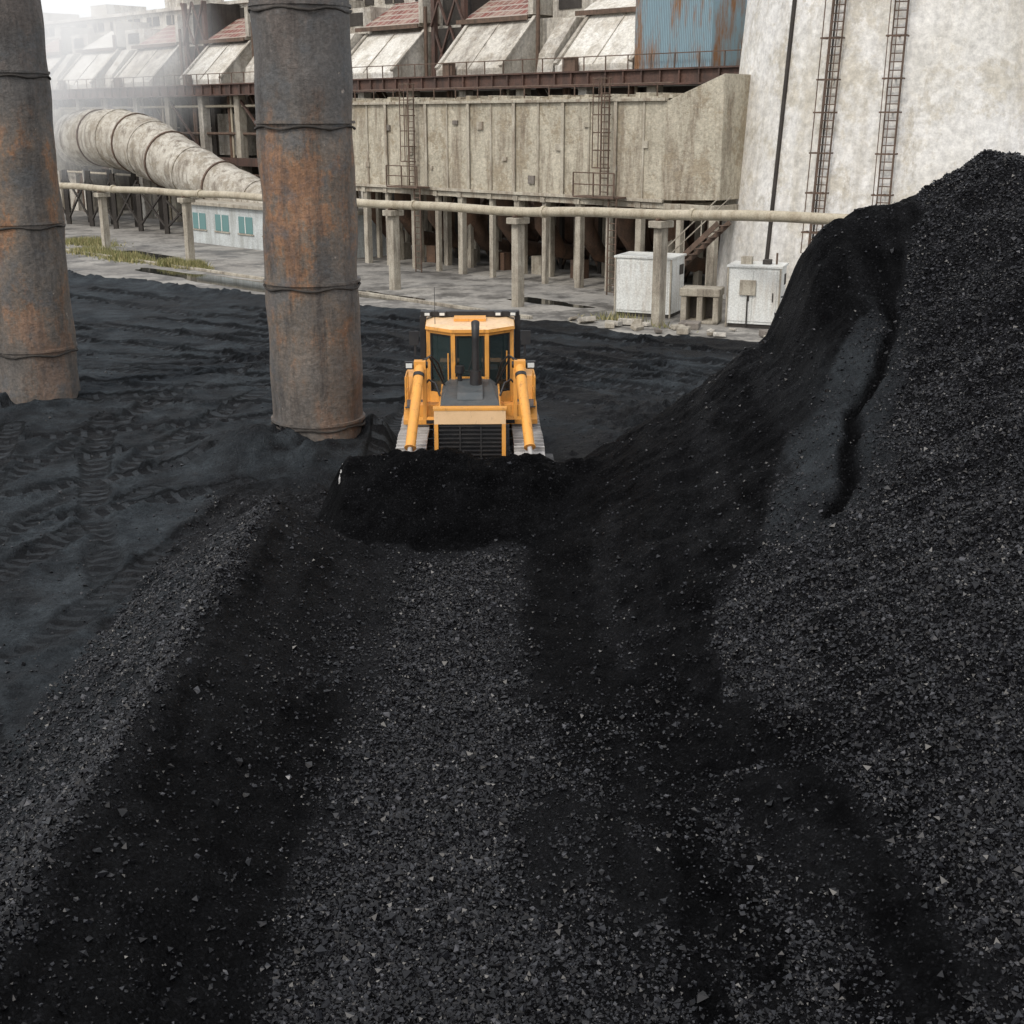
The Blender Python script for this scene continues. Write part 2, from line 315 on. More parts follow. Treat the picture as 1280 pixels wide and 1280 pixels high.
def coalmat():
    m,nt,b=newmat('coal')
    at=nt.nodes.new('ShaderNodeAttribute'); at.attribute_name='mask'; sp=nt.nodes.new('ShaderNodeSeparateColor'); L(nt,at.outputs['Color'],sp.inputs[0])
    a2=nt.nodes.new('ShaderNodeAttribute'); a2.attribute_name='track'; sp2=nt.nodes.new('ShaderNodeSeparateXYZ'); L(nt,a2.outputs['Vector'],sp2.inputs[0])
    grs=math_(nt,'SINE',math_(nt,'MULTIPLY',sp2.outputs[1],2*math.pi/.36))
    grs=ramp(nt,math_(nt,'MULTIPLY_ADD',grs,.5,.5),[(.45,0),(.72,1)])
    brk=ramp(nt,noise(nt,1.6,5,.7,off=(3,3,3)),[(.36,0),(.48,1)])
    trm=math_(nt,'MULTIPLY',sp2.outputs[0],brk)
    grsm=math_(nt,'MULTIPLY',grs,trm)
    tc=nt.nodes.new('ShaderNodeTexCoord')
    def vor(scale):
        v=nt.nodes.new('ShaderNodeTexVoronoi'); v.inputs['Scale'].default_value=scale; L(nt,tc.outputs['Object'],v.inputs['Vector']); return v
    v1=vor(22); v2=vor(42)
    s1=nt.nodes.new('ShaderNodeSeparateColor'); L(nt,v1.outputs['Color'],s1.inputs[0])
    s2=nt.nodes.new('ShaderNodeSeparateColor'); L(nt,v2.outputs['Color'],s2.inputs[0])
    cc=ramp(nt,s1.outputs[0],[(0,(.0015,.0015,.002)),(.6,(.0055,.0055,.0070)),(.9,(.017,.0175,.021)),(1,(.060,.060,.068))])
    cf=ramp(nt,s2.outputs[1],[(0,(.0025,.0025,.0032)),(.7,(.0062,.0065,.0078)),(.95,(.015,.016,.0185)),(1,(.042,.042,.047))])
    col=mix(nt,sp.outputs[0],cf,cc)
    du=ramp(nt,noise(nt,.9,8,.7),[(.35,(.022,.027,.032)),(.65,(.064,.075,.084))])
    gr=ramp(nt,noise(nt,14,6,.8),[(.3,.4),(.7,1.3)]); du=mix(nt,1.0,du,gr,'MULTIPLY')
    col=mix(nt,sp.outputs[2],col,du)
    col=mix(nt,math_(nt,'MULTIPLY',trm,.8),col,(.0065,.007,.0085))
    col=mix(nt,math_(nt,'MULTIPLY',grsm,.75),col,(.050,.057,.064))
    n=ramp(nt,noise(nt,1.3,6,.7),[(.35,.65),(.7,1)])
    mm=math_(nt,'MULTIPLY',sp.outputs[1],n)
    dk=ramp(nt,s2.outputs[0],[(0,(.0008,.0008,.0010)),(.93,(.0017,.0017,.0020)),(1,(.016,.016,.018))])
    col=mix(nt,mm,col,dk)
    L(nt,col,b.inputs['Base Color'])
    rr=nt.nodes.new('ShaderNodeMapRange'); rr.inputs[3].default_value=.60; rr.inputs[4].default_value=.97; L(nt,sp.outputs[2],rr.inputs[0])
    L(nt,rr.outputs[0],b.inputs['Roughness'])
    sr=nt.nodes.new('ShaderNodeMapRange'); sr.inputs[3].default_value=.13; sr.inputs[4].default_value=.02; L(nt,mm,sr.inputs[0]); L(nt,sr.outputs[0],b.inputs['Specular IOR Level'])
    h1=math_(nt,'MULTIPLY',v1.outputs['Distance'],-1.2)
    h2=math_(nt,'MULTIPLY_ADD',v2.outputs['Distance'],-.6,h1)
    h3=math_(nt,'MULTIPLY_ADD',s1.outputs[1],.7,h2)
    k=nt.nodes.new('ShaderNodeMapRange'); k.inputs[3].default_value=.25; k.inputs[4].default_value=1; L(nt,sp.outputs[0],k.inputs[0])
    h4=math_(nt,'MULTIPLY',h3,k.outputs[0])
    h5=math_(nt,'ADD',h4,noise(nt,7,8,.8))
    h6=math_(nt,'MULTIPLY_ADD',grsm,1.4,h5)
    bump(nt,b,h6,1.0,.07)
    return m
M['coal']=coalmat()
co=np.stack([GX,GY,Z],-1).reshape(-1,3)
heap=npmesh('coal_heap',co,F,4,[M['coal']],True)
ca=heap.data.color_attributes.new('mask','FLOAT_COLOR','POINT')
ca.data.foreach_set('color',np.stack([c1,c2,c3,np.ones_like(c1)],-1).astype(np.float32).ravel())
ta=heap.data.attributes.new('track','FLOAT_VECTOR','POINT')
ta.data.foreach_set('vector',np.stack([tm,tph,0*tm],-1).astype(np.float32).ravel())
# loose lumps
N=620000
t=rng.random(N); Yp=6.5+(25.2-6.5)*t**1.2; Xp=rng.uniform(-1,1,N)*(.46*Yp+1.6)
a_,b_,c_=masks(Xp,Yp)
pr=(.12+.88*a_)*(1-.84*b_)*np.where((Xp<-6.2),.04,1)*(1-.75*np.clip(c_,0,1)*(Xp>0))
keep=rng.random(N)<pr*.8
Xp=Xp[keep];Yp=Yp[keep]; n0=len(Xp)
xx=rng.uniform(-16,9,6000); yy=rng.uniform(8,42,6000); Xp=np.concatenate([Xp,xx]); Yp=np.concatenate([Yp,yy])
under=(np.abs(Xp+.9)<1.9)&(Yp>24.0)&(Yp<30); Xp=Xp[~under];Yp=Yp[~under]
Zp=H(Xp,Yp); n=len(Xp)
size=.009+.0075*rng.gamma(1.6,.8,n); size=np.minimum(size,.055)
octa=np.array([[1,0,0],[-1,0,0],[0,1,0],[0,-1,0],[0,0,1],[0,0,-1]],float)
of=np.array([[0,2,4],[2,1,4],[1,3,4],[3,0,4],[2,0,5],[1,2,5],[3,1,5],[0,3,5]])
V=octa[None]*(.7+.5*rng.random((n,6,1)))+rng.normal(0,.2,(n,6,3))
Q=rng.normal(size=(n,4)); Q/=np.linalg.norm(Q,axis=1)[:,None]
w_,x_,y_,z_=Q.T
Rm=np.stack([1-2*(y_**2+z_**2),2*(x_*y_-z_*w_),2*(x_*z_+y_*w_),2*(x_*y_+z_*w_),1-2*(x_**2+z_**2),2*(y_*z_-x_*w_),2*(x_*z_-y_*w_),2*(y_*z_+x_*w_),1-2*(x_**2+y_**2)],-1).reshape(n,3,3)
V=np.einsum('nij,nkj->nki',Rm,V)*size[:,None,None]; V[:,:,2]*=.85
V+=np.stack([Xp,Yp,Zp+size*.3],-1)[:,None,:]
FF=(of[None]+6*np.arange(n)[:,None,None]).reshape(-1,3)
m,nt,b=newmat('coal_lump')
g=nt.nodes.new('ShaderNodeNewGeometry')
L(nt,ramp(nt,g.outputs['Random Per Island'],[(0,(.002,.002,.0025)),(.6,(.0068,.0068,.0085)),(.95,(.021,.022,.026)),(1,(.075,.075,.082))]),b.inputs['Base Color'])
b.inputs['Roughness'].default_value=.34; b.inputs['Specular IOR Level'].default_value=.34
npmesh('coal_rubble',V.reshape(-1,3),FF,3,[m],False)
# ------------------------------------------------------------------ ground
m,nt,b=newmat('yard_paving')
base=ramp(nt,noise(nt,.12,9,.7),[(.35,(.19,.18,.165)),(.5,(.30,.285,.26)),(.65,(.40,.38,.345))])
s=ramp(nt,noise(nt,.35,9,.78,off=(4,4,0)),[(.47,0),(.58,.9)]); c=mix(nt,s,base,(.085,.08,.075))
g2=ramp(nt,noise(nt,5,6,.8),[(.3,.7),(.7,1.15)]); c=mix(nt,1.0,c,g2,'MULTIPLY')
L(nt,c,b.inputs['Base Color']); 
L(nt,ramp(nt,noise(nt,.35,8,.75,off=(4,4,0)),[(.5,.9),(.66,.35)]),b.inputs['Roughness'])
bump(nt,b,noise(nt,3,8,.7),.3,.05); M['pave']=m
g=MB(); n_=16; S=1500
vs=[(-S+2*S*i/n_,-S+2*S*j/n_,0) for j in range(n_+1) for i in range(n_+1)]
g.add(vs,[(j*(n_+1)+i,j*(n_+1)+i+1,(j+1)*(n_+1)+i+1,(j+1)*(n_+1)+i) for j in range(n_) for i in range(n_)],'pave'); g.obj('ground')
m,nt,b=newmat('standing_water'); b.inputs['Base Color'].default_value=(.02,.022,.02,1); b.inputs['Roughness'].default_value=.04
bump(nt,b,noise(nt,4,3,.5),.03,.02); M['water']=m
for (px,py,rx_,ry_) in ((-14.5,63.5,6.5,1.1),(-6.3,58.0,3.2,.8),(-22,76,5,1),(1.5,55.5,2.2,.6)):
    p=MB(); vs=[]
    for i in range(40):
        t=2*math.pi*i/40; r=1+.22*math.sin(3*t+px)+.12*math.sin(7*t+py)
        vs.append((rx_*r*math.cos(t),ry_*r*math.sin(t),0))
    p.add(vs,[tuple(range(40))],'water'); p.obj('puddle',(px,py,.006),R45)
k=MB()
for i in range(26): k.bb(-95+i*2.3,-95+i*2.3+2.27,36.2,36.4,0,.13,'post')
k.obj('kerb',rz=R45,bevel=.015)
# ------------------------------------------------------------------ pipeline (site frame: x along, y away)
def loc(X,Y): return ((X-Y)/math.sqrt(2),(X+Y)/math.sqrt(2))
p=MB()
def zc(x): return float(np.interp(x,[-112,-73,-38,-30,-8],[3.5,3.62,3.92,4.2,4.75]))
px0=-112; px1=-8
n_=60; pts=[(px0+(px1-px0)*i/n_,38.5,zc(px0+(px1-px0)*i/n_)+.03*math.sin(i*1.3)) for i in range(n_+1)]
p.tube(pts,[.19]*(n_+1),'pipe',16)
for X,Y in ((11.6,42.9),(5.6,48.9),(.25,54.2),(-5.4,59.9),(-11.4,65.9),(-17.9,72.4),(-24.6,79.1),(-31,85.5),(-37,91.5)):
    lx,ly=loc(X,Y); zt=zc(lx)-.5
    p.bb(lx-.19,lx+.19,38.3,38.7,-.2,zt,'post'); p.bb(lx-.30,lx+.30,38.1,38.9,zt,zt+.25,'post'); p.bb(lx-.06,lx+.06,38.22,38.78,zt+.25,zt+.34,'rust')
    p.cyl((lx+1.4,38.5,zc(lx+1.4)),(lx+1.55,38.5,zc(lx+1.4)),.24,.24,'pipe')
p.obj('pipeline',rz=R45,bevel=.02)
# ------------------------------------------------------------------ flue duct
d=MB(); x0,x1=-60.5,-35.6; y0,y1=44.9,49.6
d.bb(x0,x1,y0,y1,4.2,8.3,'duct')
fx=x1+2.7
vs=[(x1,y0,4.2),(fx,y0+.3,4.3),(fx,y1,4.3),(x1,y1,4.2),(x1,y0,8.3),(fx,y0+.3,9.35),(fx,y1,9.35),(x1,y1,8.3)]
d.add(vs,[(0,3,2,1),(4,5,6,7),(0,1,5,4),(1,2,6,5),(2,3,7,6),(3,0,4,7)],'duct')
i=0; x=x0
while x<x1+.1:
    d.bb(x-.04,x+.04,y0-.08,y0-.002,4.2,8.3,'ductrib')
    if i%2==0: d.bb(x-.09,x+.09,y0-.13,y0-.081,4.2,8.3,'ductrib')
    x+=1.58; i+=1
d.bb(x0-.1,x1,y0-.16,y0+.1,8.3,8.42,'ductrib'); d.bb(x0-.1,x1,y0-.16,y0-.02,4.10,4.24,'ductrib')
for i in range(100):
    xx_=x0+.15+i*.25; hh=.04+.20*random.random()**2; d.bb(xx_-.13,xx_+.13,y0+.12+.1*random.random(),y1-.1,8.41,8.44+hh,'duct')
x=x0+.3; i=0
while x<fx:
    for yy_ in (y0+.15,y0+2.4,y1-.2):
        w=.12 if i%2 else .16
        d.bb(x-w,x+w,yy_-w,yy_+w,-.1,3.95,'post')
    d.bb(x-.15,x+.15,y0-.1,y1,3.82,4.08,'post')
    x+=1.9+(.3 if i%3==0 else -.1); i+=1
d.bb(x0,fx,y0-.02,y0+.26,3.84,4.07,'ductrib')
for xx_ in np.arange(x0,x1,1.6): d.bb(xx_-.025,xx_+.025,y0+.4,y0+.45,8.4,9.05,'rust')
d.cyl((x0,y0+.42,9.05),(x1,y0+.42,9.05),.03,.03,'rust',8)
def ladder(b,x,y,z0,z1,w=.45,k='rust',cage=False):
    b.bb(x-w/2-.03,x-w/2+.03,y-.03,y+.03,z0,z1,k); b.bb(x+w/2-.03,x+w/2+.03,y-.03,y+.03,z0,z1,k)
    z=z0+.15
    while z<z1: b.bb(x-w/2,x+w/2,y-.02,y+.02,z-.02,z+.02,k); z+=.3
    if cage:
        z=z0+1.2
        while z<z1:
            for s1,s2 in (((-.33,0),(-.33,-.45)),((-.33,-.45),(.33,-.45)),((.33,-.45),(.33,0))):
                b.beam((x+s1[0],y+s1[1],z),(x+s2[0],y+s2[1],z),.03,.05,k)
            z+=.75
        for s in (-.33,0,.33): b.bb(x+s-.02,x+s+.02,y-.47,y-.43,z0+1.2,z1,k)
for px_ in (-4.9,4.35):
    lx=(2*px_-63.5)/math.sqrt(2)
    ladder(d,lx,y0-.35,4.3,9.3,cage=True)
    d.bb(lx-1.2,lx+1.2,y0-1.1,y0-.2,4.2,4.28,'rust')
    for s in (-1.2,0,1.2):
        d.bb(lx+s-.03,lx+s+.03,y0-1.1,y0-1.04,4.28,5.3,'rust')
    for zz in (4.8,5.3): d.bb(lx-1.2,lx+1.2,y0-1.1,y0-1.05,zz-.03,zz+.02,'rust')
    ladder(d,lx+1.0,y0-.9,0,4.2)
for i in range(14):
    xx_=x0+1+i*1.75; zz=random.uniform(4.6,7.6); d.bb(xx_,xx_+random.uniform(.15,.4),y0-.1,y0-.003,zz,zz+random.uniform(.15,.5),'ductrib' if i%3 else 'concd')
sx=-35.2
for s in (0,.8): d.beam((sx,y0-1.5-s,.1),(sx+4.2,y0-1.5-s,3.6),.05,.22,'rust'); d.beam((sx,y0-1.5-s,1.1),(sx+4.2,y0-1.5-s,4.6),.04,.05,'post')
for i in range(14): d.bb(sx+.3*i,sx+.3*i+.25,y0-2.3,y0-1.5,.2+.25*i,.23+.25*i,'rust')
for i in range(5): d.bb(sx+.84*i,sx+.84*i+.04,y0-2.32,y0-2.28,.1+.7*i,1.15+.84*i*.833,'post')
d.obj('flue_duct',rz=R45,bevel=.02)
# ------------------------------------------------------------------ machinery under the duct
u=MB()
u.tube([(-60,51.6,2.3),(-52,51.6,2.3),(-44,51.6,2.3),(-38,51.6,2.3)],[1.1]*4,'brown',24)
for xx_ in np.arange(-59,-37,3): u.cyl((xx_,51.6,2.3),(xx_+.15,51.6,2.3),1.22,1.22,'brown',24)
for i in range(9):
    xx_=-60+i*2.7
    u.beam((xx_,50.2,.2),(xx_+2.7,50.2,3.8),.12,.12,'rust'); u.beam((xx_+2.7,50.2,.2),(xx_,50.2,3.8),.12,.12,'rust')
    u.bb(xx_-.1,xx_+.1,50.1,50.3,0,8,'dark')
    u.tube([(xx_+1.3,47.5,4.1),(xx_+1.3,47.5,2.5),(xx_+1.3,48.6,1.2),(xx_+1.3,50.5,.8)],[.55,.5,.4,.4],'brown',14)
    u.bb(xx_+.3,xx_+1.0,47.6,48.2,0,.9,'post' if i%2 else 'brown')
u.obj('duct_machinery',rz=R45)
# ------------------------------------------------------------------ industrial building
B=MB(); bx0,bx1=-160,-37.5; yf=53.0; yw=56.6
B.bb(bx0,bx1,58.2,75,0,9.3,'concd')
x=bx1-1.2; i=0
while x>bx0:
    B.bb(x-.3,x+.3,53.4,54.0,0,9.25,'post' if i%2 else 'conc'); B.bb(x-.25,x+.25,57.4,58.0,0,9.25,'concd')
    if i%3==0: B.bb(x-1.6,x+1.6,54.2,58.19,0,3.2,'conc')
    if i%3==1: B.bb(x-2.2,x+.6,56.2,58.1,5.0,8.0,'conc')
    if i%2==0:
        B.beam((x,53.6,4.9),(x-4.7,53.6,9.1),.15,.15,'beam')
    B.bb(x-3.9,x-.9,58.1,58.19,5.6,8.4,'dark'); B.bb(x-2.5,x-2.35,58.0,58.09,5.6,8.4,'post'); B.bb(x-3.9,x-.9,58.0,58.09,6.9,7.0,'post')
    if i%3==2:
        B.beam((x-.6,54.6,4.8),(x-4.2,54.6,9.2),.8,.12,'rust'); B.beam((x-4.2,54.6,.2),(x-.6,54.6,4.6),.8,.12,'rust')
        B.beam((x-.6,54.2,5.8),(x-4.2,54.2,10.0),.04,.05,'post')
    B.cyl((x-1.4,53.9,0),(x-1.4,53.9,9.2),.09,.09,'pipe' if i%2 else 'rust',10); B.cyl((x-1.8,54.0,3),(x-1.8,54.0,9.2),.14,.14,'brown',10)
    x-=4.7; i+=1
for zz in (3.3,3.75,6.6,8.5): B.cyl((bx0,53.7,zz),(bx1,53.7,zz),.10,.10,'pipe' if zz in (3.3,8.5) else 'rust',10)
B.bb(bx0,bx1,53.3,58.2,4.5,4.8,'concd')
B.bb(bx0,bx1,53.15,53.35,4.4,4.95,'beam')
B.bb(bx0,bx1,52.75,53.25,9.2,9.28,'beam'); B.bb(bx0,bx1,52.75,53.25,9.92,10.0,'beam'); B.bb(bx0,bx1,52.95,53.05,9.28,9.92,'beam')
for xx_ in np.arange(bx0,bx1,1.2): B.bb(xx_-.04,xx_+.04,52.8,52.94,9.28,9.92,'beam')
B.bb(bx0,bx1,53.3,58.2,9.5,9.85,'concd')
for xx_ in np.arange(bx0,bx1,1.5): B.bb(xx_-.025,xx_+.025,52.8,52.85,10.0,10.7,'rust')
B.bb(bx0,bx1,52.8,52.84,10.66,10.71,'rust')
B.bb(bx0,bx1,yw,76,9.85,13.1,'conc')
pitch=9.5; i=0; x=-44.6
rr_=random.Random(3)
while x>bx0+6:
    w=5.6+rr_.uniform(-.4,.5)
    if i==0:
        B.bb(x+.2,x+5.0,yf+.2,yw,10.0,14.3,'blue')
        B.prism([(yf-.1,14.3),(yw+2.6,14.3),(yw+2.6,15.2),(yf-.1,14.42)],x-.0,x+5.2,'slope')
    xl=x-w; tp=13.0+rr_.uniform(-.25,.3)
    B.prism([(yf+.3,10.0),(yw-.01,10.0),(yw-.01,tp),(yw-.6,tp),(yf+.3,10.35)],xl,x,'slope' if i%4!=1 else 'conc','conc')
    for e in (xl+.075,x-.075): B.prism([(yf+.28,10.38),(yw-.62,tp+.03),(yw-.62,tp+.14),(yf+.2,10.48)],e-.12,e+.12,'conc')
    B.prism([(yf+.29,10.36),(yw-.61,tp+.01),(yw-.63,tp+.05),(yf+.27,10.4)],xl+w*.5-.03,xl+w*.5+.03,'conc')
    B.bb(xl-3.3,xl-.2,yw-.5,yw-.01,9.86,12.9,'dark' if i in (1,4) else 'conc')
    if i not in (1,4): 
        B.prism([(yf+.3,10.0),(yw-.5,10.0),(yw-.5,12.9),(yw-1.4,12.9),(yf+.5,11.0)],xl-1.4,xl-.21,'conc')
    B.bb(xl-2.9,xl-1.7,yw-.56,yw-.51,10.3,12.2,'dark')
    if i in (1,4):
        for s in (0,1.5): 
            B.beam((xl-3.1+s,yw-.7,9.9),(xl-1.6+s,yw-.7,13),.12,.12,'beam'); B.beam((xl-1.6+s,yw-.7,9.9),(xl-3.1+s,yw-.7,13),.12,.12,'beam')
            B.beam((xl-3.1+s,yw-.9,13),(xl-1.6+s,yw-.9,16),.12,.12,'beam'); B.beam((xl-1.6+s,yw-.9,13),(xl-3.1+s,yw-.9,16),.12,.12,'beam')
        B.bb(xl-3.2,xl-2.9,yw-.8,yw-.5,9.9,16,'beam'); B.bb(xl-.5,xl-.2,yw-.8,yw-.5,9.9,16,'beam')
        B.bb(xl-3.0,xl-.4,yw+.0,yw+2.5,13.1,15.9,'dark')
    tk='tile' if i%3!=0 else 'slope'
    B.prism([(yw-.9,13.1+max(0,tp-13)),(yw+2.6,13.1),(yw+2.6,14.9),(yw+2.3,14.9)],xl-.4,x-.6,tk,'conc')
    B.bb(xl-.7,x-.3,yw-1.0,yw-.9,13.0,13.25,'rust')
    B.bb(x-.6,x-.2,yw-.6,yw+2.6,13.31,15.3,'conc')
    B.bb(xl-3.4,xl-.41,yw+.1,yw+2.6,13.1,14.6,'conc')
    B.bb(xl-2.9,xl-1.2,yw+.04,yw+.09,13.5,14.3,'dark')
    B.cyl((xl-3.7,yw-.8,9.9),(xl-3.7,yw-.8,14.2),.12,.12,'rust',10)
    B.bb(xl+1.0,xl+1.8,yf-.1,yf+.2,10.0,10.7,'rust')
    x-=pitch; i+=1
B.bb(bx0,bx1,yw+2.6,76,13.1,16.0,'conc')
B.bb(bx0,bx1,yw+2.3,76,16.0,16.25,'conc')
for xx_ in np.arange(bx0+2,bx1,3.1):
    B.bb(xx_,xx_+1.9,yw+2.52,yw+2.59,15.0,15.7,'dark'); B.bb(xx_+.9,xx_+1.0,yw+2.46,yw+2.51,15.0,15.7,'post')
for xx_ in np.arange(bx0+4,bx1,13): B.bb(xx_,xx_+3,62,66,16.2,17.6,'conc')
B.obj('industrial_building',rz=R45,bevel=0)
# ------------------------------------------------------------------ chimney
Cn=MB(); cx,cy=18.0,58.0; n_=72; Hh=70
def cr(z): return 8.8-.068*z if z<40 else 6.08-.04*(z-40)
rings=[cr(z) for z in range(0,Hh+1,2)]
vs=[]; 
for iz,z in enumerate(range(0,Hh+1,2)):
    for i in range(n_): 
        t=2*math.pi*i/n_; vs.append((rings[iz]*math.cos(t),rings[iz]*math.sin(t),z-.05))
fs=[(a*n_+i,a*n_+(i+1)%n_,(a+1)*n_+(i+1)%n_,(a+1)*n_+i) for a in range(len(rings)-1) for i in range(n_)]
Cn.add(vs,fs,'chim',True); Cn.add(vs[-n_:],[tuple(range(n_))],'dark')
def onc(dx,z,off):
    dy=-math.sqrt(1-dx*dx); r=cr(z)+off; return Vector((dx*r,dy*r,z)),Vector((-dy,dx,0))
for dx,zt in ((-.68,60),(-.44,60)):
    z=0.3
    while z<zt:
        c,tn=onc(dx,z,.22); Cn.beam(c-tn*.24,c+tn*.24,.03,.04,'rust')
        if int(z/.3)%5==0: 
            c2,_=onc(dx,z,0); Cn.beam(c2,c,.05,.05,'rust')
            a,b2=c-tn*.36,c+tn*.36; cc,_=onc(dx,z,.75)
            for s,e in ((a,cc-tn*.36),(cc-tn*.36,cc+tn*.36),(cc+tn*.36,b2)): Cn.beam(s,e,.04,.06,'rust')
        z+=.3
    for s in (-.24,.24):
        c0,tn=onc(dx,.2,.22); c1_,_=onc(dx,39.9,.22); Cn.beam(c0+tn*s,c1_+tn*s,.05,.05,'rust')
    for s in (-.3,0,.3):
        c0,tn=onc(dx,2.5,.75); c1_,_=onc(dx,39.9,.75); Cn.beam(c0+tn*s,c1_+tn*s,.03,.03,'rust')
for dx,w in ((-.86,.08),(-.70,.03)):
    c0,_=onc(dx,.2,.05); c1_,_=onc(dx,39.9,.05); Cn.beam(c0,c1_,w*2,w,'dark')
Cn.obj('chimney',(cx,cy,0))
# ------------------------------------------------------------------ big lagged flue pipe at left with box
f=MB()
P0=[(-32.8,100.6,6.1),(-30.5,98.2,6.3),(-28,95.6,6.2),(-26,93.6,5.9),(-24.3,91.8,5.3),(-22,89.4,4.4),(-19,86.6,3.4),(-15.5,83.2,2.4),(-12.5,80.4,2.0)]
RR=[1.9,1.95,2.0,2.0,1.9,1.75,1.5,1.25,1.1]
Pf=[];Rf=[]
for i in range(8):
    for k_ in range(5):
        t=k_/5; Pf.append(Vector(P0[i]).lerp(Vector(P0[i+1]),t)); Rf.append((RR[i]*(1-t)+RR[i+1]*t)*(1+.04*math.sin(len(Pf)*2.3)+.03*random.random()))
f.tube(Pf,Rf,'steam',28)
for j in range(2,len(Pf)-1,4):
    a=Pf[j]; d_=(Pf[j+1]-Pf[j-1]).normalized(); r=Rf[j]+.07
    f.cyl(a-d_*.07,a+d_*.07,r,r,'steam' if j%8==2 else 'rust',28)
q=Matrix.Rotation(R45,3,'Z')
f.box((-34.9,102.6,6.1),(4.5,4.5,4.4),'duct',q)
for i in range(8):
    t=i/7; X=-36+t*17; Y=101.5-t*15.5
    z=4.0 if t<.4 else 4.0-(t-.4)*4.4
    f.bb(X-.15,X+.15,Y-.15,Y+.15,0,z,'dark'); f.bb(X+.9,X+1.2,Y+1.6,Y+1.9,0,z,'dark')
    if i<7: f.beam((X,Y,.4),(X+2.4,Y-2.2,z*.9),.12,.12,'dark'); f.beam((X,Y,z*.9),(X+2.4,Y-2.2,.4),.12,.12,'dark')
f.obj('flue_pipe')
lb=MB(); 
lb.bb(0,16,0,5,0,2.4,'lowwall'); lb.bb(-.2,16.2,-.25,5.2,2.4,2.6,'post')
for i in range(6):
    lb.bb(.8+i*2.6,2.3+i*2.6,-.03,-.002,.9,1.9,'teal'); lb.bb(1.5+i*2.6,1.58+i*2.6,-.06,-.031,.9,1.9,'white'); lb.bb(.7+i*2.6,2.4+i*2.6,-.08,-.002,.8,.88,'post')
lb.obj('low_building',(-21.0,84.5,0),R45,bevel=.02)
# ------------------------------------------------------------------ cabinets
def cabinet(name,X,Y,w,dp,h,rz,style):
    c=MB(); c.bb(-w/2,w/2,-dp/2,dp/2,.15,h,'white'); c.bb(-w/2-.06,w/2+.06,-dp/2-.06,dp/2+.06,h,h+.08,'white')
    c.bb(-w/2+.05,w/2-.05,-dp/2+.05,dp/2-.05,0,.15,'dark')
    nd=1 if style==0 else 2
    for i in range(nd):
        a=-w/2+.08+i*(w-.16)/nd; e=a+(w-.16)/nd-.04
        c.bb(a,e,-dp/2-.03,-dp/2-.002,.25,h-.1,'white'); c.bb(e-.14,e-.1,-dp/2-.07,-dp/2-.031,h*.45,h*.6,'dark')
    c.bb(w/2+.002,w/2+.025,-dp*.42,dp*.05,.3,h-.15,'white'); c.bb(w/2+.002,w/2+.02,dp*.12,dp*.42,h-.7,h-.3,'dark')
    for sx_ in (-1,1):
        c.bb(sx_*w/2-.03,sx_*w/2+.03,-dp/2-.05,-dp/2+.03,.0,h,'post')
    if style==1:
        c.bb(-.6,-.2,-.3,.1,h+.08,h+.35,'post'); c.bb(.2,.5,-.2,.2,h+.08,h+.25,'dark'); c.cyl((.7,0,h),(.7,0,h+.5),.04,.04,'rust',8)
        c.bb(-.5,.1,-dp/2-.12,-dp/2-.035,h*.55,h*.8,'post'); c.cyl((-.2,-dp/2-.08,.1),(-.2,-dp/2-.08,h*.55),.03,.03,'dark',8)
    c.obj(name,(X,Y,0),rz,bevel=.015)
cabinet('electrical_cabinet',5.55,52.0,2.3,1.8,2.3,math.radians(-24),0)
cabinet('electrical_cabinet',9.3,49.0,1.95,1.5,2.25,math.radians(-20),1)
c=MB(); 
for xx_ in (-.62,0,.62): c.bb(xx_-.11,xx_+.11,-.5,.5,0,1.05,'post')
c.bb(-.78,.78,-.55,.55,1.05,1.35,'post'); c.bb(-.73,.73,-.5,.5,.0,.12,'post'); c.bb(-.7,.7,.42,.49,.12,1.05,'concd')
c.obj('concrete_plinth',(7.35,49.8,0),math.radians(-18),bevel=.03)
r=MB()
for i in range(26):
    t=random.random(); X=2.2+t*8.5+random.gauss(0,.3); Y=48.6-t*4.2+random.random()*1.8; s_=random.uniform(.1,.5)
    r.box((X,Y,.05+s_*.2),(s_*1.6,s_,s_*.5),random.choice(['post','concd','conc']),Matrix.Rotation(random.random()*3,3,'Z')@Matrix.Rotation(random.gauss(0,.2),3,'X'))
r.obj('rubble_blocks',bevel=.02)
# grass
m,nt,b=newmat('dry_grass'); g=nt.nodes.new('ShaderNodeNewGeometry')
L(nt,ramp(nt,g.outputs['Random Per Island'],[(0,(.13,.15,.05)),(.6,(.27,.25,.11)),(1,(.42,.36,.18))]),b.inputs['Base Color']); b.inputs['Roughness'].default_value=.8
M['grass']=m
gr_=MB()
for k_ in range(9000):
    cl=random.choice([(-18.2,70.0,1.8,.5),(-21.5,73,2.2,.7),(-24.5,76.5,3,.8),(-27,83,3,1),(-16.8,68.8,.9,.4),(4.5,49.6,2.5,.3)] if k_%9==0 else [(-18.2,70.0,1.8,.5),(-21.5,73,2.2,.7),(-24.5,76.5,3,.8),(-27,83,3,1),(-16.8,68.8,.9,.4)])
    dx=random.gauss(0,cl[2]*.5); dy=random.gauss(0,cl[3]*.6)
    X=cl[0]+dx*.707+dy*.7; Y=cl[1]-dx*.707+dy*.7
    h=random.uniform(.15,.55)*math.exp(-(dx/cl[2])**2); a=random.random()*6.28; w=.03
    gr_.add([(X-w*math.cos(a),Y-w*math.sin(a),0),(X+w*math.cos(a),Y+w*math.sin(a),0),(X+random.gauss(0,.1),Y+random.gauss(0,.1),h)],[(0,1,2)],'grass')
gr_.obj('grass')
